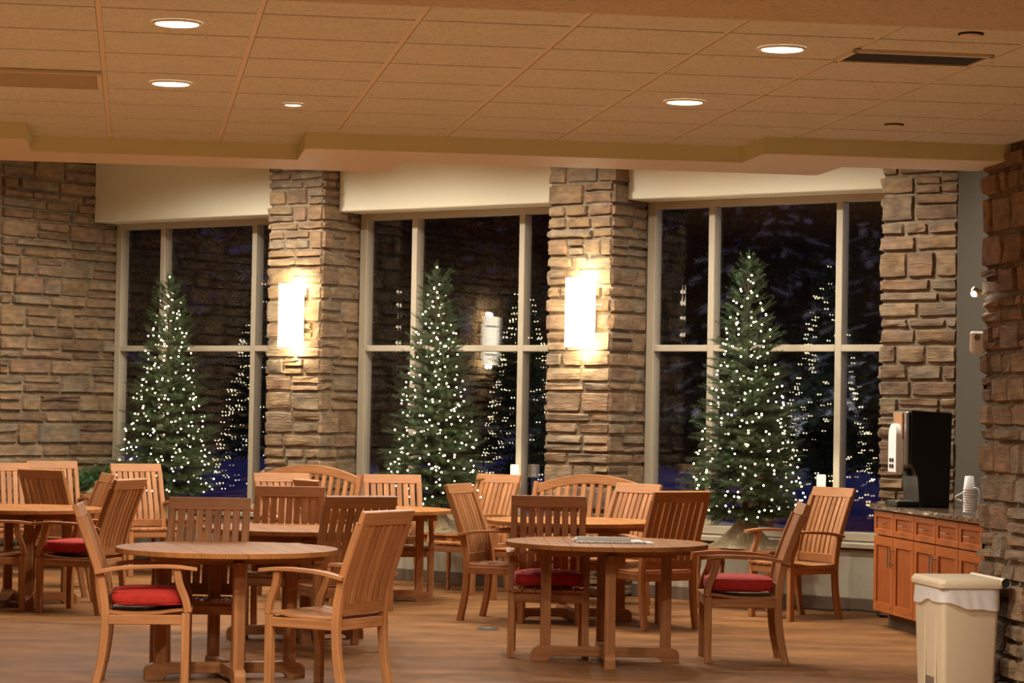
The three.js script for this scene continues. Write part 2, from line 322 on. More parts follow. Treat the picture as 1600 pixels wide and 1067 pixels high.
// ceiling of the bay and the stepped soffit
{
  const c = struct('ceiling', 'high plain ceiling over the window bay');
  part(c, 'slab', prism(ROOM.map(([x, d]) => [x, -d]), TOP, TOP + 0.15), M.paint);
  const U0 = -12.9;
  const front = [[U0, 13.50], [-0.60, 13.50], [-0.60, 14.15], [0.90, 14.15], [0.90, 13.51], [3.34, 13.51], [3.34, 13.00], [4.72, 13.00]];
  const back = [[4.72, 13.56], [3.93, 13.56], [3.93, 14.09], [1.485, 14.09], [1.485, 14.73], [U0, 14.73]];
  const s = struct('soffit', 'stepped painted soffit hanging below the tile ceiling', PSI, 'soffit');
  part(s, 'underside', prism([...front, ...back].map(([u, v]) => [u, -v]), 3.003, TOP), M.soffit);
  // painted fascia boards
  for (let k = 0; k < front.length - 1; k++) {
    const [a, b] = front[k], [c2, d] = front[k + 1], along = Math.abs(c2 - a) > Math.abs(d - b);
    const L = along ? c2 - a : Math.abs(d - b);
    part(s, 'fascia', along ? box(L, 0.12, 0.006, (a + c2) / 2, 3.064, -(b - 0.003)) : box(0.006, 0.12, L, a + (d > b ? 0.003 : -0.003), 3.064, -(b + d) / 2), M.fascia);
  }
}
// suspended tile ceiling
{
  const c = struct('ceiling', 'suspended ceiling of square acoustic tiles with recessed lamps', PSI);
  const u0 = -0.163, v0 = 9.475, P = 0.61, HC = 3.093;
  const edge = u => u < -0.60 ? 13.50 : u < 0.90 ? 14.15 : u < 3.34 ? 13.51 : 13.0;
  part(c, 'backing', box(17.9, 0.03, 15.5, -4.0, HC + 0.033, -6.3), M.grid);
  part(c, 'drywall_border', box(17.9, 0.03, 13.05, -4.0, HC + 0.006, -(9.09 - 6.525)), M.drywall);
  const far = [];
  for (let i = -20; i < 9; i++) for (let k = -1; k < 8; k++) {
    let ua = u0 + i * P, ub = ua + P, va = v0 + k * P, vb = va + P;
    va = Math.max(va, 9.09);
    for (const [x0, x1] of (() => { const cuts = [ua, ...[-0.6, 0.9, 3.34].filter(q => q > ua + 0.01 && q < ub - 0.01), Math.min(ub, 4.69)]; return cuts.slice(0, -1).map((q, n) => [q, cuts[n + 1]]); })()) {
      const ve = Math.min(vb, edge((x0 + x1) / 2)); if (ve - va < 0.05 || x1 - x0 < 0.05) continue;
      const G = 0.012, L = x0 === ua ? G : 0, R = x1 === ub ? G : 0, ga = va === v0 + k * P ? 0.014 : 0, gb = ve === vb ? 0.014 : 0;
      const w = x1 - x0 - L - R, d = ve - va - ga - gb;
      const g = cbox(w, 0.018, d, 0, 0, 0, 0.0015), x = (x0 + L + x1 - R) / 2, z = -(va + ga + ve - gb) / 2;
      if (i >= -5) { const m = part(c, 'ceiling_tile', g, M.tile); m.position.set(x, HC + 0.009, z); }
      else far.push(g.translate(x, HC + 0.009, z));
    }
  }
  const f = part(c, 'ceiling_tiles_beyond', merge(far), M.tile); f.userData.kind = 'stuff';
  const bars = [];
  for (let i = -5; i < 9; i++) { const u = u0 + i * P; if (u < 4.68) part(c, 'ceiling_bar', box(0.022, 0.012, Math.max(0.1, Math.min(edge(u - 0.02), edge(u + 0.02)) - 9.09), u, HC + 0.012, -(9.09 + Math.min(edge(u - 0.02), edge(u + 0.02))) / 2), M.grid); }
}
// ceiling fittings
const ceilSpot = (u, v) => gX(u, v);
function downlight(u, v, rad, h, power, label, cone = 1.30, pen = 0.60, cat = 'ceiling lamp') {
  const t = thing('recessed_downlight', label, cat, gX(u, v), h, PSI, 'round recessed ceiling lamps');
  part(t, 'trim_ring', lathe([[rad, -0.002], [rad + 0.012, -0.006], [rad + 0.016, -0.002], [rad + 0.016, 0.004]], 32), M.whitePlastic);
  const lens = part(t, 'lamp_lens', new THREE.CylinderGeometry(rad, rad, 0.006, 32).translate(0, -0.001, 0), M.downGlow);
  if (power > 0) { const l = new THREE.SpotLight(WARM, power, 0, cone, pen, 2); l.position.set(0, -0.02, 0); l.shadow.radius = rad / 0.02; l.castShadow = true; t.add(l); t.add(l.target); l.target.position.set(0, -2, 0); l.name = 'downlight_lamp'; }
  return t;
}
[[0.138, 9.772, 0.083, 'nearer'], [0.141, 11.617, 0.083], [2.584, 9.81, 0.083], [2.582, 11.612, 0.083]].forEach(([u, v, rad], i) => downlight(u, v, rad, 3.088, DOWN, 'large lit downlight in the tile ceiling ' + ['at the drywall border, nearer the pale grille', 'next to the pale air grille', 'beside the dark air grille', 'between the dark air grille and the soffit'][i]));
downlight(0.749, 12.259, 0.038, 3.088, DOWN * 0.3, 'small lit downlight in the tile ceiling near the soffit step');
for (const [u, v] of [[-2.3, 9.8], [-2.3, 11.62], [-4.75, 11.6], [-2.3, 6.1], [0.14, 6.1], [2.58, 6.1], [0.14, 2.4]]) downlight(u, v, 0.083, 3.085, DOWN, 'lit downlight in the ceiling outside the picture');
// lamps of the bay ceiling, above the soffit line
for (const [s, c, k] of [[-16.4, 16.4, 0.7], [-15.36, 16.5, 1], [-13.74, 16.5, 1], [-12.11, 16.4, 1], [-10.5, 16.2, 1], [-16.0, 14.2, 0.6], [-14.6, 14.0, 0.8], [-12.2, 14.0, 0.8], [-10.2, 14.3, 0.8], [-16.4, 11.8, 0.7], [-9.6, 16.2, 1.1]]) {
  const [X, D] = wX(s, c), u = X * Math.cos(PSI) + D * Math.sin(PSI), v = -X * Math.sin(PSI) + D * Math.cos(PSI);
  downlight(u, v, 0.09, TOP - 0.004, BAY * k, 'lit downlight in the high bay ceiling', 1.36, 0.35);
}
downlight(5.55, 16.4, 0.07, TOP - 0.004, 26, 'lit downlight in the high ceiling over the coffee counter', 0.40, 0.5);
[[3.815, 12.227, 'near the soffit'], [3.187, 9.24, 'in the drywall border']].forEach(([u, v, w]) => {
  const t = thing('sprinkler_cap', 'small round sprinkler cover in the ceiling ' + w, 'sprinkler', gX(u, v), 3.09);
  part(t, 'cover_plate', lathe([[0, -0.014], [0.036, -0.012], [0.042, -0.006], [0.042, 0.004]], 24), M.grid);
  part(t, 'shadow_cup', lathe([[0.034, -0.006], [0.05, -0.003], [0.05, 0.004]], 24), M.blackRubber);
});
{
  const t = thing('air_grille', 'dark perforated air grille in the tile ceiling', 'air vent', gX(3.17, 9.91), 3.086, PSI);
  part(t, 'grille_frame', merge([box(0.60, 0.012, 0.02, 0, 0, 0.14), box(0.60, 0.012, 0.02, 0, 0, -0.14), box(0.02, 0.012, 0.3, 0.29, 0, 0), box(0.02, 0.012, 0.3, -0.29, 0, 0)]), M.grid);
  for (let k = 0; k < 9; k++) part(t, 'louvre', box(0.55, 0.004, 0.024, 0, 0.001, -0.112 + k * 0.028), M.blackRubber);
  const t2 = thing('air_grille', 'pale air grille in the tile ceiling', 'air vent', gX(-0.46, 11.6), 3.084, PSI);
  part(t2, 'grille_frame', merge([box(0.57, 0.014, 0.02, 0, 0, 0.27), box(0.57, 0.014, 0.02, 0, 0, -0.27), box(0.02, 0.014, 0.54, 0.275, 0, 0), box(0.02, 0.014, 0.54, -0.275, 0, 0)]), M.grid);
  for (let k = 0; k < 16; k++) part(t2, 'louvre', box(0.53, 0.003, 0.026, 0, 0.001, -0.247 + k * 0.033), M.kneeWall);
}

// ================================================================= SCONCES
function sconce(X, turn, label) {
  const t = thing('wall_sconce', label, 'wall lamp', X, 2.15, turn, 'tall glowing wall sconces');
  part(t, 'back_plate', cbox(0.16, 0.44, 0.02, 0, 0.30, 0.012, 0.004), M.steel);
  const sh = new THREE.Shape(); const w = 0.155;
  const arc = []; for (let k = 0; k <= 12; k++) { const a = -1 + 2 * k / 12; arc.push([a * w, 0.10 + 0.035 * (1 - a * a)]); }
  const pts = [...arc, ...arc.slice().reverse().map(([x, z]) => [x, z - 0.008])];
  const g = prism(pts, 0, 0.60, 0.002); part(t, 'lamp_diffuser', g, M.diffuser);
  for (const y of [0.125, 0.475]) part(t, 'band', prism([...arc.slice(1, 12).map(([x, z]) => [x, z + 0.005]), ...arc.slice(1, 12).reverse().map(([x, z]) => [x, z + 0.001])], y - 0.012, y + 0.012), M.whitePlastic);
  part(t, 'cross_rod', new THREE.CylinderGeometry(0.005, 0.005, 0.40, 10).rotateZ(Math.PI / 2).translate(0, 0.365, 0.06), M.steel);
  part(t, 'lamp_tube', new THREE.CylinderGeometry(0.016, 0.016, 0.36, 12).translate(0, 0.30, 0.065), M.diffuser);
  for (const [y, k] of [[0.62, 1], [-0.02, 1], [0.30, 0.8]]) { const l = new THREE.PointLight(LAMP, SCONCE * k, 0, 2); l.position.set(0, y, y === 0.30 ? 0.05 : 0.07); l.castShadow = true; l.shadow.radius = 1.5; l.name = 'sconce_lamp'; t.add(l); }
  const a = new THREE.RectAreaLight(LAMP, 1.6, 0.28, 0.58); a.position.set(0, 0.30, 0.15); a.rotation.y = Math.PI; a.name = 'sconce_panel'; t.add(a);
  return t;
}
sconce(wX(-15.285, 17.775), -TH, 'glowing white sconce on the stone pilaster behind the leftmost bench');
sconce(wX(-12.01, 17.775), -TH, 'glowing white sconce on the stone pilaster between the lit trees with candles beside them');
sconce(wX(-18.24, 12.05), -TH + Math.PI / 2, 'glowing white sconce on the left stone wall, seen mirrored in a window');

// ================================================================= FURNITURE
const TK = M.teak;
function makeChair() {
  const o = new THREE.Group(); o.name = 'dining_chair'; const T = TK[0];
  const P = (n, g, m = T) => part(o, n, g, m);
  const stile = [[0, -0.275], [0.2, -0.236], [0.42, -0.225], [0.6, -0.252], [0.8, -0.318], [0.955, -0.378]];
  for (const s of [-1, 1]) {
    P('leg', sweep(stile, 0.022, 0.024, s * 0.229, 14));
    P('leg', wbox(0.046, 0.425, 0.046, s * 0.24, 0.2125, 0.225, 1));
    P('side_rail', wbox(0.024, 0.055, 0.42, s * 0.243, 0.385, 0, 2));
    P('armrest', sweep([[0.648, -0.285], [0.672, -0.16], [0.684, 0.02], [0.684, 0.17], [0.672, 0.285]], 0.027, 0.011, s * 0.252, 12), TK[2]);
    P('arm_support', sweep([[0.43, 0.238], [0.50, 0.222], [0.59, 0.186], [0.676, 0.170]], 0.018, 0.022, s * 0.246, 8));
  }
  P('front_rail', wbox(0.44, 0.055, 0.024, 0, 0.385, 0.232, 0));
  P('rear_rail', wbox(0.42, 0.06, 0.026, 0, 0.385, -0.222, 0));
  P('lower_back_rail', wbox(0.42, 0.07, 0.024, 0, 0.475, -0.232, 0), TK[1]);
  { const g = wbox(0.502, 0.082, 0.030, 0, 0, 0, 0); g.rotateX(-0.37); g.translate(0, 0.985, -0.392); P('top_rail', g, TK[2]); }
  for (let k = 0; k < 7; k++) P('back_slat', sweep([[0.505, -0.236], [0.6, -0.254], [0.8, -0.320], [0.955, -0.380]], 0.0218, 0.0105, -0.168 + k * 0.056, 8), TK[k % 3]);
  for (let k = 0; k < 6; k++) P('seat_slat', sweep([[0.425, -0.205], [0.418, -0.08], [0.424, 0.08], [0.440, 0.19], [0.432, 0.258]], 0.0385, 0.008, -0.21 + k * 0.084, 8), TK[(k + 1) % 3]);
  return o;
}
const chairProto = makeChair(); let firstChair = true;
function chair(X, D, fx, fD, label, group) {
  const o = firstChair ? chairProto : chairProto.clone(); firstChair = false;
  o.name = numbered('dining_chair'); scene.add(o);
  o.position.set(X, 0, -D); o.rotation.set(0, face(fx, fD), 0); o.userData = { label, category: 'chair' }; if (group) o.userData.group = group;
  return o;
}
function cushionGeo() {
  const g = new THREE.BoxGeometry(0.47, 0.105, 0.44, 10, 4, 10), p = g.attributes.position;
  for (let i = 0; i < p.count; i++) {
    let x = p.getX(i) / 0.235, y = p.getY(i) / 0.0525, z = p.getZ(i) / 0.22;
    const ax = Math.abs(x), az = Math.abs(z), m = Math.max(ax, az), puff = 1 - 0.35 * Math.pow(m, 4) - 0.25 * Math.pow(ax * az, 3);
    const c = 1 - 0.06 * Math.pow(ax * az, 4), bulge = 1 + 0.02 * (1 - y * y) * (m > 0.99 ? 1 : 0);
    p.setXYZ(i, x * 0.22 * c * bulge, y * 0.0525 * puff + 0.004 * (1 - ax * ax) * (1 - az * az) * (y > 0 ? 1 : 0), z * 0.212 * c * bulge);
  }
  g.computeVertexNormals(); return boxUV(toCreasedNormals(g, 1.2));
}
const cushG = cushionGeo();
const ring = y => { const pts = []; for (let k = 0; k < 40; k++) { const a = k / 40 * 2 * Math.PI, c = Math.cos(a), s = Math.sin(a), m = Math.pow(Math.pow(Math.abs(c), 8) + Math.pow(Math.abs(s), 8), -1 / 8); pts.push(new THREE.Vector3(c * m * 0.216, y, s * m * 0.208)); } return new THREE.TubeGeometry(new THREE.CatmullRomCurve3(pts, true), 80, 0.005, 6, true); };
const pipeA = ring(0.031), pipeB = ring(-0.031);
function cushion(ch, label) {
  const t = thing('seat_cushion', label, 'cushion', [0, 0], 0, 0, 'red seat cushions'); t.position.copy(ch.position); t.rotation.set(0, ch.rotation.y, 0); t.position.y = 0.502; t.translateZ(0.014);
  part(t, 'pad', cushG, M.red); part(t, 'piping', pipeA, M.red); part(t, 'piping', pipeB, M.red);
  return t;
}
function makeTable() {
  const o = new THREE.Group(); o.name = 'round_table'; const R = 0.65, HT = 0.765, n = 10, w = 2 * R / n;
  for (let k = 0; k < n; k++) {
    const a = -R + k * w + 0.0008, b = a + w - 0.0016, pts = [], yv = x => Math.sqrt(Math.max(0, R * R - x * x)), N = 14;
    for (let i = 0; i <= N; i++) { const x = a + (b - a) * i / N; pts.push([x, yv(x)]); }
    for (let i = N; i >= 0; i--) { const x = a + (b - a) * i / N; pts.push([x, -yv(x)]); }
    const uniq = pts.filter((p, i) => i === 0 || Math.hypot(p[0] - pts[i - 1][0], p[1] - pts[i - 1][1]) > 1e-4);
    part(o, 'plank', grainUV(prism(uniq, HT - 0.030, HT, 0.003), 2), [M.teakTop, TK[2], M.teakTop][k % 3] === TK[2] ? M.teakTop : M.teakTop);
  }
  for (const [x, z, l] of [[0, 0.34, 1.0], [0, -0.34, 1.0]]) part(o, 'batten', wbox(l, 0.03, 0.07, x, HT - 0.045, z, 0), TK[1]);
  const prof = new THREE.Shape();          // cross beam standing on two rounded feet
  const L = 0.47; prof.moveTo(-L, 0); prof.lineTo(-L, 0.045); prof.quadraticCurveTo(-L, 0.085, -L + 0.05, 0.092); prof.lineTo(L - 0.05, 0.092); prof.quadraticCurveTo(L, 0.085, L, 0.045); prof.lineTo(L, 0); prof.lineTo(L - 0.10, 0); prof.quadraticCurveTo(L - 0.11, 0.03, L - 0.15, 0.035); prof.lineTo(-L + 0.15, 0.035); prof.quadraticCurveTo(-L + 0.11, 0.03, -L + 0.10, 0);
  const bg = new THREE.ExtrudeGeometry(prof, { depth: 0.062, bevelEnabled: true, bevelSize: 0.003, bevelThickness: 0.003, bevelSegments: 1, curveSegments: 6 }).translate(0, 0, -0.031);
  const b1 = grainUV(clean(bg.clone()), 0), b2 = grainUV(clean(bg.clone()), 0).rotateY(Math.PI / 2);
  part(o, 'foot_beam', b1, TK[1]); part(o, 'foot_beam', b2, TK[1]);
  for (const [x, z] of [[0.385, 0], [-0.385, 0], [0, 0.385], [0, -0.385]]) part(o, 'leg', wbox(0.066, HT - 0.065 - 0.09, 0.066, x, (HT - 0.065 + 0.09) / 2, z, 1), TK[1]);
  part(o, 'top_beam', wbox(0.90, 0.04, 0.05, 0, HT - 0.079, 0, 0), TK[1]); part(o, 'top_beam', wbox(0.05, 0.04, 0.90, 0, HT - 0.081, 0, 2), TK[1]);
  return o;
}
const tableProto = makeTable(); let firstTable = true;
function table(X, D, turn, label) {
  const o = firstTable ? tableProto : tableProto.clone(); firstTable = false; o.name = numbered('round_table'); scene.add(o);
  o.position.set(X, 0, -D); o.rotation.set(0, turn, 0); o.userData = { label, category: 'table', group: 'round teak dining tables' }; return o;
}
table(-1.65, 14.6, 0.30, 'empty round teak table flanked by a side-on red cushioned armchair');
table(0.63, 15.95, 0.03, 'round teak table with folded newspapers on top');
table(-1.46, 17.15, 0.25, 'bare round teak table behind the empty front table, chairs drawn close around it');
table(-3.87, 19.64, 0.4, 'round teak table near the left stone wall with a red cushioned chair beside it');
table(-1.12, 20.57, 0.1, 'bare round teak table in front of the middle lit tree');
table(0.48, 19.0, 0.15, 'bare round teak table in front of the bench at the second sconce');

const C1 = chair(-2.06, 14.25, 0.995, 0.10, 'teak armchair with a red cushion, side-on at the empty front table');
chair(-1.85, 14.98, 0.0, -1, 'teak armchair without cushion tucked under the far side of the front table, facing the room');
chair(-1.14, 16.48, -0.45, 0.89, 'teak armchair with its slatted back turned to the room, drawn up to the second table');
chair(-1.02, 14.13, -0.855, 0.52, 'empty teak armchair angled towards the front table, its slatted back and small maker plate showing');
chair(-1.565, 17.36, 0, -1, 'teak armchair tucked behind the second table, facing the room');
chair(-1.24, 19.72, 0.89, 0.46, 'teak armchair mostly hidden behind the second table chairs, turned towards the tree table');
chair(-1.78, 20.85, 0.42, -0.9, 'teak armchair standing just in front of the bench under the first sconce');
chair(-0.93, 20.98, 0.2, -0.98, 'teak armchair facing the room at the table before the middle tree');
chair(-0.02, 18.97, 0.93, -0.36, 'bare teak armchair turned sideways beside the bench table, standing clear of the floor box');
chair(-0.35, 21.75, -0.64, -0.77, 'teak armchair in front of a lit candle, next to the middle tree');
const C12 = chair(0.265, 16.33, 0.0, -1, 'teak armchair with a red cushion tucked under the newspaper table');
chair(0.74, 19.62, -0.74, -0.67, 'teak armchair leaning in front of the second arched bench');
chair(1.06, 18.58, -0.52, 0.85, 'teak armchair with broad back to the room, between newspaper table and bench table');
const C16 = chair(1.51, 16.18, -1, 0.0, 'teak armchair with a red cushion seen in profile, drawn up to the newspaper table');
chair(2.25, 19.6, -0.84, -0.54, 'empty teak armchair against the pale ledge beside the right lit tree');
const C18 = chair(-3.265, 19.05, -0.95, 0.32, 'teak armchair with a red cushion facing the table by the left stone wall');
chair(-3.97, 19.15, 0.96, 0.2, 'teak armchair cut by the picture edge at the table by the left stone wall');
chair(-3.80, 21.6, 0.52, 0.85, 'teak armchair with its back in shade beyond the left table');
chair(-4.58, 22.75, 0.35, -0.93, 'teak armchair with lit slats standing before the left stone wall');
chair(-4.30, 23.85, 0.4, -0.9, 'teak armchair backed against the left stone wall');
chair(-3.66, 20.15, -0.95, -0.32, 'narrow-looking teak armchair facing the left table from beside it');
chair(-3.38, 23.3, 0.45, -0.88, 'teak armchair in front of the leftmost lit tree');
cushion(C1, 'red seat cushion on the side-on armchair at the empty front table');
cushion(C12, 'dark red seat cushion on the armchair tucked under the newspaper table');
cushion(C16, 'bright red seat cushion on the profile armchair at the newspaper table');
cushion(C18, 'red seat cushion on the armchair near the left stone wall');

// arched benches in front of the pilasters (local z towards the room)
function bench(s, c, label) {
  const t = thing('garden_bench', label, 'bench', wX(s, c), 0, -TH, 'teak benches with arched backs');
  const W = 0.585, T = TK[1];
  for (const k of [-1, 1]) {
    part(t, 'leg', sweep([[0, -0.04], [0.42, 0], [0.7, -0.03], [0.985, -0.10]], 0.024, 0.026, k * W, 10), T);
    part(t, 'leg', wbox(0.05, 0.62, 0.05, k * W, 0.31, 0.52, 1), T);
    part(t, 'armrest', sweep([[0.63, -0.02], [0.645, 0.2], [0.64, 0.56]], 0.032, 0.013, k * W, 8), TK[2]);
    part(t, 'side_rail', wbox(0.028, 0.06, 0.50, k * W, 0.39, 0.26, 2), T);
  }
  part(t, 'front_rail', wbox(1.12, 0.06, 0.028, 0, 0.39, 0.52, 0), T); part(t, 'rear_rail', wbox(1.12, 0.06, 0.028, 0, 0.46, 0.0, 0), T);
  const arch = x => 0.915 + 0.105 * (1 - (x / W) * (x / W));
  { const n = 24, sh = new THREE.Shape(); for (let i = 0; i <= n; i++) { const x = -W + 2 * W * i / n; i ? sh.lineTo(x, arch(x) + 0.04) : sh.moveTo(x, arch(x) + 0.04); } for (let i = n; i >= 0; i--) { const x = -W + 2 * W * i / n; sh.lineTo(x, arch(x) - 0.03); }
    const g = grainUV(clean(new THREE.ExtrudeGeometry(sh, { depth: 0.026, bevelEnabled: true, bevelSize: 0.003, bevelThickness: 0.003, bevelSegments: 1 }).translate(0, 0, -0.10)), 0); part(t, 'arched_rail', g, TK[2]); }
  for (let k = 0; k < 13; k++) { const x = -0.516 + k * 0.086; part(t, 'back_slat', sweep([[0.47, 0.0], [0.7, -0.03], [arch(x) - 0.02, -0.085]], 0.022, 0.008, x, 6), TK[k % 3]); }
  for (let k = 0; k < 7; k++) part(t, 'seat_slat', wbox(1.14, 0.018, 0.066, 0, 0.43, 0.045 + k * 0.078, 0), TK[(k + 1) % 3]);
  return t;
}
bench(-14.86, 17.42, 'teak bench with an arched slatted back below the first sconce');
bench(-11.73, 17.42, 'teak bench with an arched slatted back below the second sconce');

// low side tables carrying the trees
const legProfile = [[0.014, 0], [0.020, 0.03], [0.012, 0.07], [0.022, 0.11], [0.016, 0.15], [0.024, 0.20], [0.018, 0.28], [0.026, 0.33], [0.026, 0.44], [0.0, 0.44]];
function sideTable(X, turn, w, d, h, label) {
  const t = thing('side_table', label, 'side table', X, 0, turn, 'low side tables');
  part(t, 'table_top', wbox(w, 0.024, d, 0, h - 0.012, 0, 0), TK[2]);
  for (const a of [-1, 1]) for (const b of [-1, 1]) part(t, 'leg', lathe(legProfile.map(([r, y]) => [r, y * (h - 0.03) / 0.44]), 12).translate(a * (w / 2 - 0.04), 0, b * (d / 2 - 0.04)), TK[1]);
  part(t, 'apron', merge([wbox(w - 0.1, 0.06, 0.018, 0, h - 0.055, d / 2 - 0.04, 0), wbox(w - 0.1, 0.06, 0.018, 0, h - 0.055, -d / 2 + 0.04, 0), wbox(0.018, 0.06, d - 0.1, w / 2 - 0.04, h - 0.055, 0, 2), wbox(0.018, 0.06, d - 0.1, -w / 2 + 0.04, h - 0.055, 0, 2)]), TK[1]);
  return t;
}
// burlap heap round a tree foot
function burlapGeo(R, H, seed) {
  const r = rngOf(seed), ph = [r() * 6, r() * 6, r() * 6], n = 36, m = 9, v = [], uv = [], ix = [];
  for (let j = 0; j <= m; j++) for (let i = 0; i <= n; i++) {
    const a = i / n * 2 * Math.PI, t = j / m; const fold = 1 + 0.10 * Math.sin(3 * a + ph[0]) * t + 0.07 * Math.sin(7 * a + ph[1]) * t + 0.05 * Math.sin(11 * a + ph[2]);
    const rad = (0.035 + (R - 0.035) * Math.pow(t, 1.3)) * fold, y = H * Math.pow(1 - t, 1.6) + 0.018 * Math.sin(5 * a + ph[1] + 4 * t) * t * (1 - t) * 4 + 0.003;
    v.push(rad * Math.cos(a), Math.max(0.002, y), rad * 0.62 * Math.sin(a)); uv.push(a * R, t * R);
  }
  for (let j = 0; j < m; j++) for (let i = 0; i < n; i++) { const a = j * (n + 1) + i; ix.push(a, a + 1, a + n + 2, a, a + n + 2, a + n + 1); }
  const g = new THREE.BufferGeometry(); g.setAttribute('position', new THREE.Float32BufferAttribute(v, 3)); g.setAttribute('uv', new THREE.Float32BufferAttribute(uv, 2)); g.setIndex(ix); g.computeVertexNormals(); return g;
}

// ================================================================= TREES
function sprigGeo(needles, len, wid, seed) {     // a twig of length 1 along +y with needles
  const r = rngOf(seed), v = [], nn = [];
  for (let k = 0; k < needles; k++) {
    const t = 0.04 + 0.96 * k / needles, a = k * 2.399 + r(), tilt = 0.75 + 0.4 * r(), L = len * (1 - 0.35 * t) * (0.75 + 0.5 * r());
    const dir = new THREE.Vector3(Math.cos(a) * Math.sin(tilt), Math.cos(tilt), Math.sin(a) * Math.sin(tilt)), side = new THREE.Vector3(-Math.sin(a), 0, Math.cos(a)).multiplyScalar(wid);
    const p = new THREE.Vector3(0, t, 0), q = p.clone().addScaledVector(dir, L);
    v.push(...p.clone().add(side).toArray(), ...p.clone().sub(side).toArray(), ...q.toArray());
  }
  // the twig itself
  for (let k = 0; k < 3; k++) { const a = k * 2.094, b = a + 2.094, R = 0.02; v.push(R * Math.cos(a), 0, R * Math.sin(a), R * Math.cos(b), 0, R * Math.sin(b), 0, 1, 0); }
  const g = new THREE.BufferGeometry(); g.setAttribute('position', new THREE.Float32BufferAttribute(v, 3)); g.computeVertexNormals();
  g.setAttribute('uv', new THREE.Float32BufferAttribute(new Float32Array(v.length / 3 * 2), 2)); return g;
}
const sprig = sprigGeo(64, 0.30, 0.016, 3);
function instanced(geo, mat, list, name, parent) {
  const m = new THREE.InstancedMesh(geo, mat, list.length), o = new THREE.Object3D(), up = new THREE.Vector3(0, 1, 0);
  list.forEach(([p, d, s, c], i) => { o.position.copy(p); o.quaternion.setFromUnitVectors(up, d.clone().normalize()); o.rotateY(i * 1.7); o.scale.set(s, s, s); o.updateMatrix(); m.setMatrixAt(i, o.matrix); m.setColorAt(i, c); });
  m.name = name; m.userData.kind = 'stuff'; parent.add(m); return m;
}
const bulbGeo = new THREE.SphereGeometry(0.0074, 8, 6);
function lightedTree(s, c, hBase, hTop, R, seed, label, nLights) {
  const r = rngOf(seed), t = thing('christmas_tree', label, 'christmas tree', wX(s, c), hBase, 0, 'decorated trees by the windows');
  const H = hTop - hBase, low = 0.31, prof = q => R * (0.10 + 0.90 * Math.pow(1 - q, 0.86)) * (q > 0.95 ? 0.45 : 1);
  part(t, 'trunk', new THREE.CylinderGeometry(0.006, 0.028, H + 0.02, 8).translate(0, (H + 0.02) / 2, 0), M.bark);
  const list = [], stems = [], tips = []; let y = low; let k = 0;
  while (y < H - 0.06) {
    const q = (y - low) / (H - low), rad = prof(q), nb = Math.max(4, Math.round(13 * (1 - q) + 3));
    for (let b = 0; b < nb; b++) {
      const a = (b / nb) * 2 * Math.PI + k * 0.9 + (r() - 0.5) * 0.4, L = rad * (0.74 + 0.40 * r()), lift = -0.14 + 0.70 * q + (r() - 0.5) * 0.22;
      const dir = new THREE.Vector3(Math.cos(a), lift, Math.sin(a)).normalize(), p0 = new THREE.Vector3(0, y + (r() - 0.5) * 0.04, 0), nS = Math.max(3, Math.round(L / 0.045));
      for (let i = 1; i <= nS; i++) {
        const f = i / nS, p = p0.clone().addScaledVector(dir, L * f * 0.92); p.y += 0.07 * f * f * L;
        const side = new THREE.Vector3(-dir.z, 0, dir.x).multiplyScalar(i % 2 ? 1 : -1);
        const d = dir.clone().multiplyScalar(0.8).addScaledVector(side, i === nS ? 0.05 : 0.75 * (0.6 + 0.8 * r())).add(new THREE.Vector3(0, (r() - 0.35) * 0.45, 0));
        const g = 0.6 + 0.6 * r(), col = new THREE.Color().setRGB(0.042 * g + 0.010 * r(), 0.072 * g, 0.018 * g);
        list.push([p, d, (0.085 + 0.07 * r()) * (0.7 + 0.5 * (1 - q)), col]);
        if (f > 0.35) list.push([p.clone(), d.clone().multiply(new THREE.Vector3(-0.3, 1, -0.3)).addScaledVector(dir, 0.9).add(new THREE.Vector3(0, -0.25 * r(), 0)), 0.08 + 0.05 * r(), col]);
      }
      const e = p0.clone().addScaledVector(dir, L); stems.push(new THREE.TubeGeometry(new THREE.LineCurve3(p0, e), 1, 0.004, 4)); tips.push([p0, dir, L]);
    }
    y += 0.075 + 0.03 * (1 - q); k++;
  }
  for (let i = 0; i < 10; i++) list.push([new THREE.Vector3(0, H - 0.02 - i * 0.022, 0), new THREE.Vector3(Math.cos(i * 2.4) * 0.25 * (i ? 1 : 0) * (1 + i * 0.2), 1, Math.sin(i * 2.4) * 0.25 * (i ? 1 : 0) * (1 + i * 0.2)), 0.10, new THREE.Color().setRGB(0.05, 0.10, 0.03)]);
  instanced(sprig, M.needle, list, 'foliage', t);
  part(t, 'branches', merge(stems), M.bark);
  for (let i = 0; i < nLights; i++) {
    const q = 1 - Math.pow(0.002 + 0.998 * (i + 0.5) / nLights, 0.62), a0 = i * 2.399963 + (r() - 0.5) * 1.6, a = a0 - 0.24 * Math.sin(2 * (a0 - Math.PI / 2)), yy = low - 0.06 + (H - low) * Math.max(0, q + (r() - 0.5) * 0.03), rad = prof(Math.max(0, q)) * (0.84 + 0.34 * r());
    const m = part(t, 'light_bulb', bulbGeo, M.bulb); m.position.set(Math.cos(a) * rad, yy, Math.sin(a) * rad);
  }
  { const m = part(t, 'light_bulb', bulbGeo, M.bulb); m.position.set(0, H + 0.02, 0.012); }
  for (const [q, k2] of [[0.12, 1], [0.42, 0.8], [0.72, 0.5]]) for (const a of [0.6, 2.7, 4.8]) { const l = new THREE.PointLight(WARM, TREE * k2 / 3, 0, 2); const rad = prof(q) * 1.12; l.position.set(Math.cos(a) * rad, low + (H - low) * q, Math.sin(a) * rad); l.castShadow = true; l.shadow.radius = 0.38; l.name = 'fairy_light'; t.add(l); part(t, 'light_bulb', bulbGeo, M.bulb).position.copy(l.position); }
  return t;
}
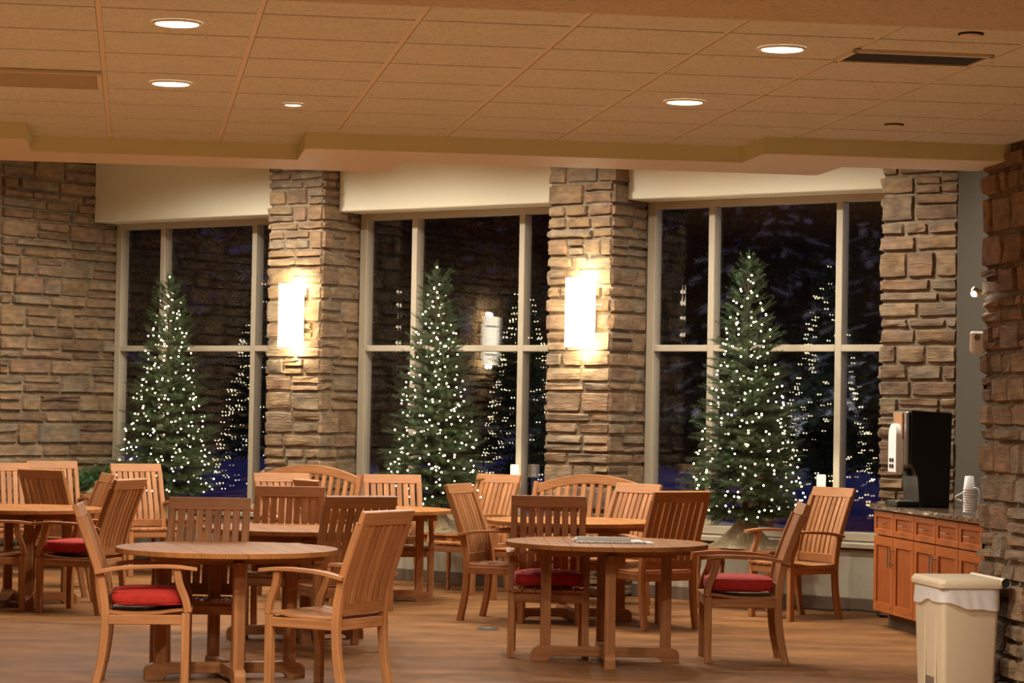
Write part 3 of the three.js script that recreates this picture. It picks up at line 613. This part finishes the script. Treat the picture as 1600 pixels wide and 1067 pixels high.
const TREES = [[-16.89, 2.82, 0.46, 'leftmost lit christmas tree, beside the left stone wall window', 285], [-13.60, 2.85, 0.43, 'middle lit christmas tree between the two sconces', 280], [-10.365, 2.87, 0.46, 'lit christmas tree beside the empty armchair and coffee counter, standing on burlap', 288]];
TREES.forEach(([s, top, R, label, n], i) => {
  const c = 17.72, at = wX(s, c);
  sideTable(at, -TH, 0.74, 0.46, 0.50, 'low side table with turned legs under the ' + ['leftmost', 'middle', 'right'][i] + ' lit tree');
  const bl = thing('burlap_skirt', 'crumpled burlap wrapped round the foot of the ' + ['leftmost', 'middle', 'right'][i] + ' lit tree', 'burlap', at, 0.50, -TH, 'burlap tree skirts');
  part(bl, 'cloth', burlapGeo(0.37, 0.30, 40 + i), M.burlap);
  lightedTree(s, c, 0.502, top, R, 100 + i * 7, label, n);
});
{
  // silver baubles on the left side table
  for (let k = 0; k < 3; k++) { const b = thing('bauble', 'small silver ball on the side table of the leftmost tree', 'bauble', wX(-17.22 + k * 0.075, 17.51), 0.50, 0, 'silver balls'); part(b, 'ball', new THREE.SphereGeometry(0.018, 14, 10).translate(0, 0.018, 0), M.silver); part(b, 'cap', new THREE.CylinderGeometry(0.005, 0.005, 0.008, 8).translate(0, 0.038, 0), M.steel); }
  // console with greenery by the left stone wall
  sideTable(wX(-17.78, 17.74), -TH + Math.PI / 2, 0.8, 0.34, 0.70, 'narrow wooden console with greenery along the left stone wall');
  const gl = thing('evergreen_garland', 'loose evergreen cuttings lying on the console by the left stone wall', 'garland', wX(-17.78, 17.74), 0.70, -TH + Math.PI / 2);
  const r = rngOf(9), list = []; for (let k = 0; k < 90; k++) { const x = -0.36 + 0.72 * r(); list.push([new THREE.Vector3(x, 0.02 + 0.14 * r() * r(), (r() - 0.5) * 0.16), new THREE.Vector3(r() - 0.5, 0.25 + r() * 0.6, r() - 0.5), 0.14 + 0.10 * r(), new THREE.Color().setRGB(0.05 + 0.03 * r(), 0.12 + 0.05 * r(), 0.035)]); }
  instanced(sprig, M.needle, list, 'greenery', gl);
  const b2 = thing('burlap_bundle', 'small crumpled piece of burlap among the evergreen cuttings', 'burlap', wX(-17.72, 17.6), 0.705, 0); part(b2, 'cloth', burlapGeo(0.15, 0.12, 77), M.burlap);
}
// candles on the ledges
[[-13.085, 'beside the middle tree'], [-9.953, 'behind the empty armchair near the right tree']].forEach(([s, w]) => {
  const st = thing('candle_stand', 'slim white candle stand on the window ledge ' + w, 'candle stand', wX(s, 18.25), 0.558, 0, 'candle stands');
  part(st, 'base', lathe([[0, 0], [0.055, 0], [0.055, 0.012], [0.012, 0.03], [0, 0.03]], 20), M.whitePlastic);
  part(st, 'stem', new THREE.CylinderGeometry(0.012, 0.012, 0.40, 12).translate(0, 0.225, 0), M.whitePlastic);
  part(st, 'plate', lathe([[0, 0.42], [0.05, 0.425], [0.05, 0.435], [0, 0.435]], 20), M.whitePlastic);
  const cn = thing('pillar_candle', 'glowing ivory pillar candle on its stand ' + w, 'candle', wX(s, 18.25), 0.994, 0, 'lit candles');
  part(cn, 'candle_wax', lathe([[0, 0], [0.037, 0], [0.038, 0.10], [0.034, 0.112], [0.026, 0.104], [0, 0.100]], 24), M.candle);
  part(cn, 'wick', new THREE.CylinderGeometry(0.0015, 0.0015, 0.012, 6).translate(0, 0.106, 0), M.blackRubber);
  const l = new THREE.PointLight(WARM, 0.12, 0, 2); l.position.set(0, 0.09, 0); l.castShadow = true; l.name = 'candle_lamp'; cn.add(l);
});

// ================================================================= COFFEE COUNTER (grid frame; u across, v away)
{
  const UF = 5.63, V0 = 13.5, V1 = 18.42, CH = 0.93, n = 10, wv = (V1 - V0) / n;
  for (let k = 0; k < n; k += 2) {         // cabinets of two doors and two drawers
    const va = V1 - (k + 2) * wv, [X, D] = gX(UF, va + wv);
    const c = thing('base_cabinet', ['base cabinet at the pilaster end of the coffee counter', 'base cabinet under the coffee machine end, second from the pilaster', 'third base cabinet from the pilaster', 'fourth base cabinet from the pilaster', 'base cabinet behind the stone wall end'][k / 2], 'cabinet', [X, D], 0, PSI, 'honey wood base cabinets');
    part(c, 'body', box(0.58, CH - 0.04 - 0.11, 2 * wv - 0.002, 0.32, (CH - 0.04 + 0.11) / 2, 0), M.cabinet);
    part(c, 'toe_kick', box(0.50, 0.11, 2 * wv, 0.37, 0.055, 0), M.rubber);
    for (const q of [-1, 1]) {
      const z = q * wv / 2, W = wv - 0.008;
      const dw = part(c, 'drawer', merge([grainUV(cbox(0.02, 0.18, W, 0, 0, 0, 0.003), 2)]), M.cabinetPanel); dw.position.set(0.018, 0.79, z);
      const fr = (a, b, l) => part(dw, a, b, M.cabinet);
      fr('drawer_frame', merge([wbox(0.012, 0.045, W, -0.014, 0.0675, 0, 2, 0.002), wbox(0.012, 0.045, W, -0.014, -0.0675, 0, 2, 0.002), wbox(0.012, 0.09, 0.055, -0.014, 0, W / 2 - 0.0275, 1, 0.002), wbox(0.012, 0.09, 0.055, -0.014, 0, -W / 2 + 0.0275, 1, 0.002)]));
      part(dw, 'handle', merge([new THREE.CylinderGeometry(0.005, 0.005, 0.13, 10).rotateX(Math.PI / 2).translate(-0.045, 0, 0), new THREE.CylinderGeometry(0.004, 0.004, 0.036, 8).rotateZ(Math.PI / 2).translate(-0.027, 0, 0.045), new THREE.CylinderGeometry(0.004, 0.004, 0.036, 8).rotateZ(Math.PI / 2).translate(-0.027, 0, -0.045)]), M.steel);
      const dr = part(c, 'door', wbox(0.02, 0.57, W, 0, 0, 0, 1, 0.003), M.cabinetPanel); dr.position.set(0.018, 0.405, z);
      part(dr, 'door_frame', merge([wbox(0.012, 0.07, W, -0.014, 0.25, 0, 2, 0.002), wbox(0.012, 0.07, W, -0.014, -0.25, 0, 2, 0.002), wbox(0.012, 0.43, 0.07, -0.014, 0, W / 2 - 0.035, 1, 0.002), wbox(0.012, 0.43, 0.07, -0.014, 0, -W / 2 + 0.035, 1, 0.002)]), M.cabinet);
      part(dr, 'handle', merge([new THREE.CylinderGeometry(0.006, 0.006, 0.15, 10).translate(-0.052, 0.14, -q * (W / 2 - 0.03)), new THREE.CylinderGeometry(0.004, 0.004, 0.036, 8).rotateZ(Math.PI / 2).translate(-0.034, 0.19, -q * (W / 2 - 0.03)), new THREE.CylinderGeometry(0.004, 0.004, 0.036, 8).rotateZ(Math.PI / 2).translate(-0.034, 0.09, -q * (W / 2 - 0.03))]), M.steel);
    }
  }
  const [X, D] = gX(UF, (V0 + V1) / 2);
  const top = thing('worktop', 'speckled brown granite worktop of the coffee counter', 'worktop', [X, D], CH - 0.04, PSI);
  part(top, 'slab', cbox(0.76, 0.04, V1 - V0 + 0.06, 0.35, 0.02, 0, 0.006), M.granite);
  // coffee machine: front towards -u, big black side towards the camera
  const [mx, md] = gX(5.84, 17.88);
  const m = thing('coffee_machine', 'tall black coffee machine with a silver front on the granite counter', 'coffee machine', [mx, md], CH, PSI);
  const side = [[-0.075, 0], [0.135, 0], [0.15, 0.69], [-0.15, 0.705], [-0.155, 0.33], [-0.10, 0.22], [-0.085, 0.05]];
  { const sh = new THREE.Shape(side.map(([x, y]) => new THREE.Vector2(x, y))); part(m, 'housing', boxUV(clean(new THREE.ExtrudeGeometry(sh, { depth: 0.36, bevelEnabled: true, bevelSize: 0.006, bevelThickness: 0.006, bevelSegments: 2 }).translate(0, 0.006, -0.18))), M.black); }
  part(m, 'front_panel', cbox(0.03, 0.40, 0.34, -0.175, 0.51, 0, 0.01), M.steel, 'brushed silver front panel');
  part(m, 'sign_panel', cbox(0.012, 0.20, 0.20, -0.196, 0.60, 0, 0.004), std({ color: '#b07a4a', roughness: 0.4 }), 'brown picture panel');
  { const sh = new THREE.Shape(); sh.absarc(0, 0.06, 0.09, 0, Math.PI); sh.lineTo(-0.09, -0.2); sh.lineTo(0.09, -0.2); const g = new THREE.ExtrudeGeometry(sh, { depth: 0.05, bevelEnabled: true, bevelSize: 0.006, bevelThickness: 0.006, bevelSegments: 2, curveSegments: 14 }).rotateY(-Math.PI / 2).translate(-0.19, 0.46, 0); part(m, 'button_panel', boxUV(clean(g)), M.whitePlastic, 'rounded white button panel'); }
  for (let k = 0; k < 4; k++) part(m, 'button', cbox(0.006, 0.028, 0.034, -0.25, 0.30 + 0.045 * (k >> 1), -0.03 + 0.06 * (k & 1), 0.002), M.blackRubber);
  part(m, 'spout', cbox(0.05, 0.05, 0.14, -0.13, 0.255, 0, 0.01), M.black);
  part(m, 'drip_tray', cbox(0.20, 0.035, 0.30, -0.15, 0.022, 0, 0.006), M.black); part(m, 'tray_grate', cbox(0.17, 0.006, 0.26, -0.15, 0.042, 0, 0.002), M.steel);
  // cup stack with its holder
  const [cx, cd] = gX(5.76, 16.62);
  const st = thing('cup_holder', 'thin wire cup holder beside the foam cups', 'holder', [cx, cd], CH, PSI);
  part(st, 'wire_arm', tube([[0.045, 0.0, 0.05], [0.045, 0.18, 0.04], [-0.07, 0.135, 0.0], [-0.10, 0.11, -0.02], [-0.05, 0.09, -0.01]], 0.005), M.whitePlastic);
  for (let k = 0; k < 10; k++) {
    const c = thing('foam_cup', 'white foam cup in the upside-down stack on the coffee counter', 'cup', [cx, cd], CH + 0.012 + k * 0.0175, 0, 'stacked foam cups');
    part(c, 'cup', lathe([[0.040, 0], [0.042, 0.006], [0.0395, 0.010], [0.030, 0.093], [0, 0.095]], 24), M.foam);
    part(c, 'rim', new THREE.TorusGeometry(0.0405, 0.0025, 6, 28).rotateX(Math.PI / 2).translate(0, 0.003, 0), M.foam);
  }
  const [ox, od] = gX(6.345, 17.55); const ol = thing('wall_outlet', 'grey wall outlet plate behind the coffee machine', 'outlet', [ox, od], 1.0, PSI - Math.PI / 2);
  part(ol, 'plate', cbox(0.075, 0.12, 0.012, 0, 0.06, 0.004, 0.003), M.alu); part(ol, 'socket', merge([cbox(0.034, 0.03, 0.004, 0, 0.035, 0.011, 0.001), cbox(0.034, 0.03, 0.004, 0, 0.083, 0.011, 0.001)]), M.whitePlastic);
  const cb = thing('power_cord', 'black power cord hanging down the alcove wall to the coffee machine', 'cord', gX(6.33, 17.5), 0, PSI);
  part(cb, 'cord', tube([[0, 1.62, 0.6], [0, 1.35, 0.42], [0, 1.12, 0.22], [-0.02, 1.0, -0.02], [-0.01, 0.96, -0.06], [-0.02, 1.02, -0.12]], 0.006), M.blackRubber);
}
// small spot lamp and white dispenser on the end of the right stone wall
{
  const [X, D] = gX(4.70, 13.40);
  const l = thing('spot_lamp', 'tiny bright spot lamp on the corner of the right stone wall', 'lamp', [X, D], 2.30, PSI);
  part(l, 'bracket', cbox(0.05, 0.012, 0.012, 0.02, 0, -0.03, 0.002), M.steel); part(l, 'shade', new THREE.CylinderGeometry(0.014, 0.026, 0.05, 16, 1, true).rotateZ(0.9).translate(-0.02, 0.012, -0.03), M.steel);
  part(l, 'lamp_bulb', new THREE.SphereGeometry(0.019, 14, 10).translate(-0.03, 0.0, -0.03), M.bulb);
  const p = new THREE.PointLight(WARM, 0.14, 0, 2); p.position.set(-0.03, 0, -0.03); p.castShadow = true; p.name = 'spot_lamp_light'; l.add(p);
  const d = thing('air_freshener', 'small white wall dispenser with a grey dial on the stone wall corner', 'dispenser', [X, D], 1.965, PSI);
  part(d, 'case', cbox(0.085, 0.125, 0.06, 0.0, 0.06, -0.045, 0.012), M.whitePlastic); part(d, 'dial', new THREE.CylinderGeometry(0.018, 0.018, 0.006, 20).rotateX(Math.PI / 2).translate(-0.016, 0.088, -0.013), M.steel);
}
// step bin (front towards -u)
{
  const [X, D] = gX(4.44, 13.0);
  const b = thing('step_bin', 'beige step-on waste bin with a white liner against the right stone wall', 'waste bin', [X, D], 0, PSI);
  const outline = (k, y) => [[-0.165 * k, -0.25 * k], [0.165 * k, -0.25 * k], [0.165 * k, 0.25 * k], [-0.165 * k, 0.25 * k]];
  const loft = (levels, n) => { const v = [], ix = []; const rr = (hx, hz, cr, y) => { const o = []; for (let q = 0; q < 4; q++) for (let i = 0; i <= 4; i++) { const a = q * Math.PI / 2 + i / 4 * Math.PI / 2, sx = [1, -1, -1, 1][q], sz = [1, 1, -1, -1][q]; o.push([sx * (hx - cr) + cr * Math.cos(a), y, sz * (hz - cr) + cr * Math.sin(a)]); } return o; };
    levels.forEach(([hx, hz, y, cr]) => rr(hx, hz, cr || 0.025, y).forEach(p => v.push(...p))); const m = 20;
    for (let j = 0; j < levels.length - 1; j++) for (let i = 0; i < m; i++) { const a = j * m + i, c = j * m + (i + 1) % m; ix.push(a, a + m, c, c, a + m, c + m); }
    const g = new THREE.BufferGeometry(); g.setAttribute('position', new THREE.Float32BufferAttribute(v, 3)); g.setIndex(ix); return boxUV(toCreasedNormals(g, 0.7)); };
  part(b, 'body', loft([[0.001, 0.001, 0.0, 0.0005], [0.14, 0.215, 0.0], [0.142, 0.218, 0.012], [0.158, 0.245, 0.60], [0.16, 0.248, 0.685], [0.001, 0.001, 0.685, 0.0005]]), M.beigePlastic);
  part(b, 'front_recess', merge([box(0.004, 0.20, 0.14, -0.149, 0.10, 0.03)]), M.rubber); part(b, 'pedal', cbox(0.09, 0.018, 0.11, -0.18, 0.03, 0.03, 0.006), M.blackRubber);
  part(b, 'front_rib', merge([cbox(0.008, 0.52, 0.02, -0.153, 0.33, 0.12, 0.003), cbox(0.008, 0.52, 0.02, -0.153, 0.33, -0.06, 0.003)]), M.beigePlastic);
  part(b, 'lid', loft([[0.001, 0.001, 0.69, 0.0005], [0.176, 0.262, 0.69], [0.178, 0.264, 0.712], [0.165, 0.25, 0.735], [0.001, 0.001, 0.742, 0.0005]]), M.beigePlastic);
  part(b, 'hinge_tube', new THREE.CylinderGeometry(0.026, 0.026, 0.53, 20, 1, true).rotateX(Math.PI / 2).translate(0.185, 0.718, 0), std({ color: '#cdb896', roughness: 0.5, side: THREE.DoubleSide }));
  part(b, 'hinge_core', new THREE.CylinderGeometry(0.021, 0.021, 0.522, 20).rotateX(Math.PI / 2).translate(0.185, 0.718, 0), M.blackRubber);
  // liner folded over the rim
  const v = [], ix = [], N = 72, r = rngOf(4), ph = [r() * 6, r() * 6, r() * 6];
  for (let j = 0; j <= 5; j++) for (let i = 0; i <= N; i++) {
    const a = i / N * 2 * Math.PI, c = Math.cos(a), s = Math.sin(a), m = Math.pow(Math.pow(Math.abs(c), 10) + Math.pow(Math.abs(s), 10), -0.1), t = j / 5;
    const drop = 0.095 + 0.022 * Math.sin(a * 2 + ph[0]) + 0.006 * Math.sin(a * 7 + ph[1]), k = 1 + 0.018 * t + 0.012 * Math.sin(a * 17 + ph[2] + t * 3) * t;
    v.push(c * m * 0.168 * k, 0.690 - drop * t, s * m * 0.256 * k);
  }
  for (let j = 0; j < 5; j++) for (let i = 0; i < N; i++) { const a = j * (N + 1) + i; ix.push(a, a + N + 1, a + 1, a + 1, a + N + 1, a + N + 2); }
  const g = new THREE.BufferGeometry(); g.setAttribute('position', new THREE.Float32BufferAttribute(v, 3)); g.setIndex(ix); g.computeVertexNormals();
  part(b, 'liner', boxUV(toCreasedNormals(g, 1.0)), M.liner, 'crumpled translucent white liner');
}
// newspapers on the table
{
  const put = (w, d, h, x, z, y, a, name, label) => { const t = thing(name, label, 'newspaper', [0.63 + x, 15.95 - z], 0.765 + y, a, 'newspapers'); return t; };
  const print = tex(256, 128, (u, v) => { const line = (v * 26) % 1 > 0.45 && (u * 6) % 1 > 0.08 && (u * 6) % 1 < 0.92, n = fbm(u, v, 60, 26, 2); const k = line && n > 0.45 ? 0.66 : 0.92; return [k, k * 0.98, k * 0.94]; });
  const pm = std({ color: '#ffffff', map: rep(print, 2.6, 2.6), roughness: 0.9 });
  const a = put(0.42, 0.30, 0.012, 0.01, 0.06, 0, 0.10, 'newspaper', 'folded newspaper lying flat under another on the teak table');
  part(a, 'sheets', cbox(0.44, 0.012, 0.30, 0, 0.006, 0, 0.004), pm); part(a, 'loose_sheet', cbox(0.12, 0.003, 0.26, 0.22, 0.003, 0.01, 0.001), M.paper);
  const b = put(0.34, 0.2, 0.02, -0.03, 0.04, 0.0125, -0.05, 'newspaper', 'rolled newspaper on top of the flat one on the teak table');
  part(b, 'sheets', cbox(0.36, 0.012, 0.22, 0, 0.006, 0, 0.005), pm); part(b, 'fold', new THREE.CylinderGeometry(0.011, 0.011, 0.34, 12).rotateZ(Math.PI / 2).translate(0.01, 0.016, 0.095), M.paper);
}
// floor box and cord
{
  const o = thing('floor_box', 'round dark floor outlet cover with its lid ajar', 'floor outlet', [-0.141, 18.138], 0); part(o, 'cover', lathe([[0, 0.010], [0.075, 0.009], [0.085, 0.002], [0.085, 0]], 28), M.blackRubber); part(o, 'lid', lathe([[0, 0.014], [0.03, 0.014], [0.032, 0.009]], 20), M.rubber);
  const c = thing('extension_cord', 'thin black cord lying along the baseboard under the right window', 'cord', wX(-9.9, 18.1), 0, -TH);
  part(c, 'cord', tube([[-0.55, 0.42, 0.06], [-0.52, 0.2, 0.05], [-0.42, 0.012, 0.02], [-0.15, 0.006, -0.02], [0.1, 0.006, 0.03], [0.35, 0.02, -0.03], [0.6, 0.01, 0.02], [0.9, 0.006, 0.06]], 0.006), M.blackRubber);
}
// ================================================================= OUTSIDE: snow, conifers, a lamp post
{
  const sn = new THREE.PlaneGeometry(36, 26, 72, 52).rotateX(-Math.PI / 2), p = sn.attributes.position, r = tileNoise(91);
  for (let i = 0; i < p.count; i++) { const x = p.getX(i), z = p.getZ(i), far = (13 - z) / 26; p.setY(i, 0.52 - 0.75 * Math.min(1, far * 3) + 0.9 * Math.max(0, far - 0.35) + 0.12 * r(x * 1.3 + 40, z * 1.3 + 40, 64, 64) + 0.25 * r(x * 0.3 + 40, z * 0.3 + 40, 64, 64) * Math.min(1, far * 6)); }
  sn.computeVertexNormals(); const g = struct('snow_ground', 'snow covered ground outside the windows', -TH, 'snow'); g.userData.kind = 'stuff';
  const m = part(g, 'snow', boxUV(toCreasedNormals(sn, 2)), M.snow); m.position.set(-27.2, 0, -(18.95 + 13));
  const outSprig = sprigGeo(60, 0.32, 0.02, 8);
  function conifer(s, c, H, R, seed, label, white = 0.22, big = 1) {
    const r2 = rngOf(seed), t = thing('snowy_conifer', label, 'tree', wX(s, c), 0.05, 0, 'conifers outside the window');
    part(t, 'trunk', new THREE.CylinderGeometry(0.03, 0.14, H, 8).translate(0, H / 2, 0), M.bark);
    const list = []; let y = big > 1 ? 1.5 : 1.75, k = 0;
    while (y < H) { const q = y / H, rad = R * (1 - q) + 0.1, nb = Math.round(6 + 8 * (1 - q)); for (let b = 0; b < nb; b++) { const a = b / nb * 6.283 + k * 0.8 + r2() * 0.4, L = rad * (0.75 + 0.4 * r2()), nS = Math.max(3, Math.round(L / (0.085 * big * big))); for (let i = 1; i <= nS; i++) { const f = i / nS, p2 = new THREE.Vector3(Math.cos(a) * L * f, y - 0.25 * L * f * f, Math.sin(a) * L * f), sn2 = r2() < white, d = new THREE.Vector3(Math.cos(a + (i % 2 ? 0.8 : -0.8)), -0.25 + (r2() - 0.5) * 0.3, Math.sin(a + (i % 2 ? 0.8 : -0.8))); list.push([p2, d, (0.17 + 0.11 * r2()) * big * big, sn2 ? new THREE.Color().setRGB(0.50, 0.57, 0.68) : new THREE.Color().setRGB(0.018, 0.034, 0.024)]); } } y += 0.17 * big; k++; }
    instanced(outSprig, M.needle, list, 'boughs', t); return t;
  }
  conifer(-10.9, 21.6, 5.2, 1.5, 11, 'snowy conifer seen through the right window beside the far mullion');
  conifer(-8.3, 21.4, 5.6, 1.6, 12, 'snowy conifer outside nearest the coffee counter end of the right window');
  conifer(-12.8, 22.2, 5.4, 1.3, 13, 'snowy conifer outside between the middle and right windows');
  conifer(-6.4, 24.0, 6.2, 1.9, 14, 'tall snowy conifer farther out behind the others');
  // the dark wood behind: a row of tall conifers
  [[-12.6, 26.5], [-15.2, 25.0], [-17.6, 27.0], [-19.6, 24.6], [-22.2, 26.2], [-24.6, 24.8], [-27.0, 27.0], [-21.0, 29.5], [-16.2, 30.0], [-25.6, 30.0], [-11.2, 29.5], [-29.5, 28.5]].forEach(([s, c], i) => conifer(s, c, 7.5 + (i % 3) * 0.8, 2.1 + (i % 2) * 0.3, 30 + i, 'dark conifer in the wood outside the windows', 0.03, 1.7));
  const lp = thing('lamp_post', 'cold white lamp post standing outside among the conifers', 'street lamp', wX(-4.6, 22.6), 0.1, 0);
  part(lp, 'pole', new THREE.CylinderGeometry(0.035, 0.05, 3.6, 12).translate(0, 1.8, 0), M.black);
  part(lp, 'lamp_globe', new THREE.SphereGeometry(0.15, 16, 12).translate(0, 3.72, 0), std({ color: '#eef4ff', emissive: new THREE.Color().setRGB(0.7, 0.86, 1), emissiveIntensity: 4 }));
  const l = new THREE.PointLight(new THREE.Color().setRGB(0.55, 0.78, 1), 7, 0, 2); l.position.set(0, 3.72, 0); l.castShadow = true; l.name = 'lamp_post_light'; lp.add(l);
}
scene.traverse(o => { if (o.isMesh) { o.castShadow = true; o.receiveShadow = true; } });
renderer.render(scene, camera);
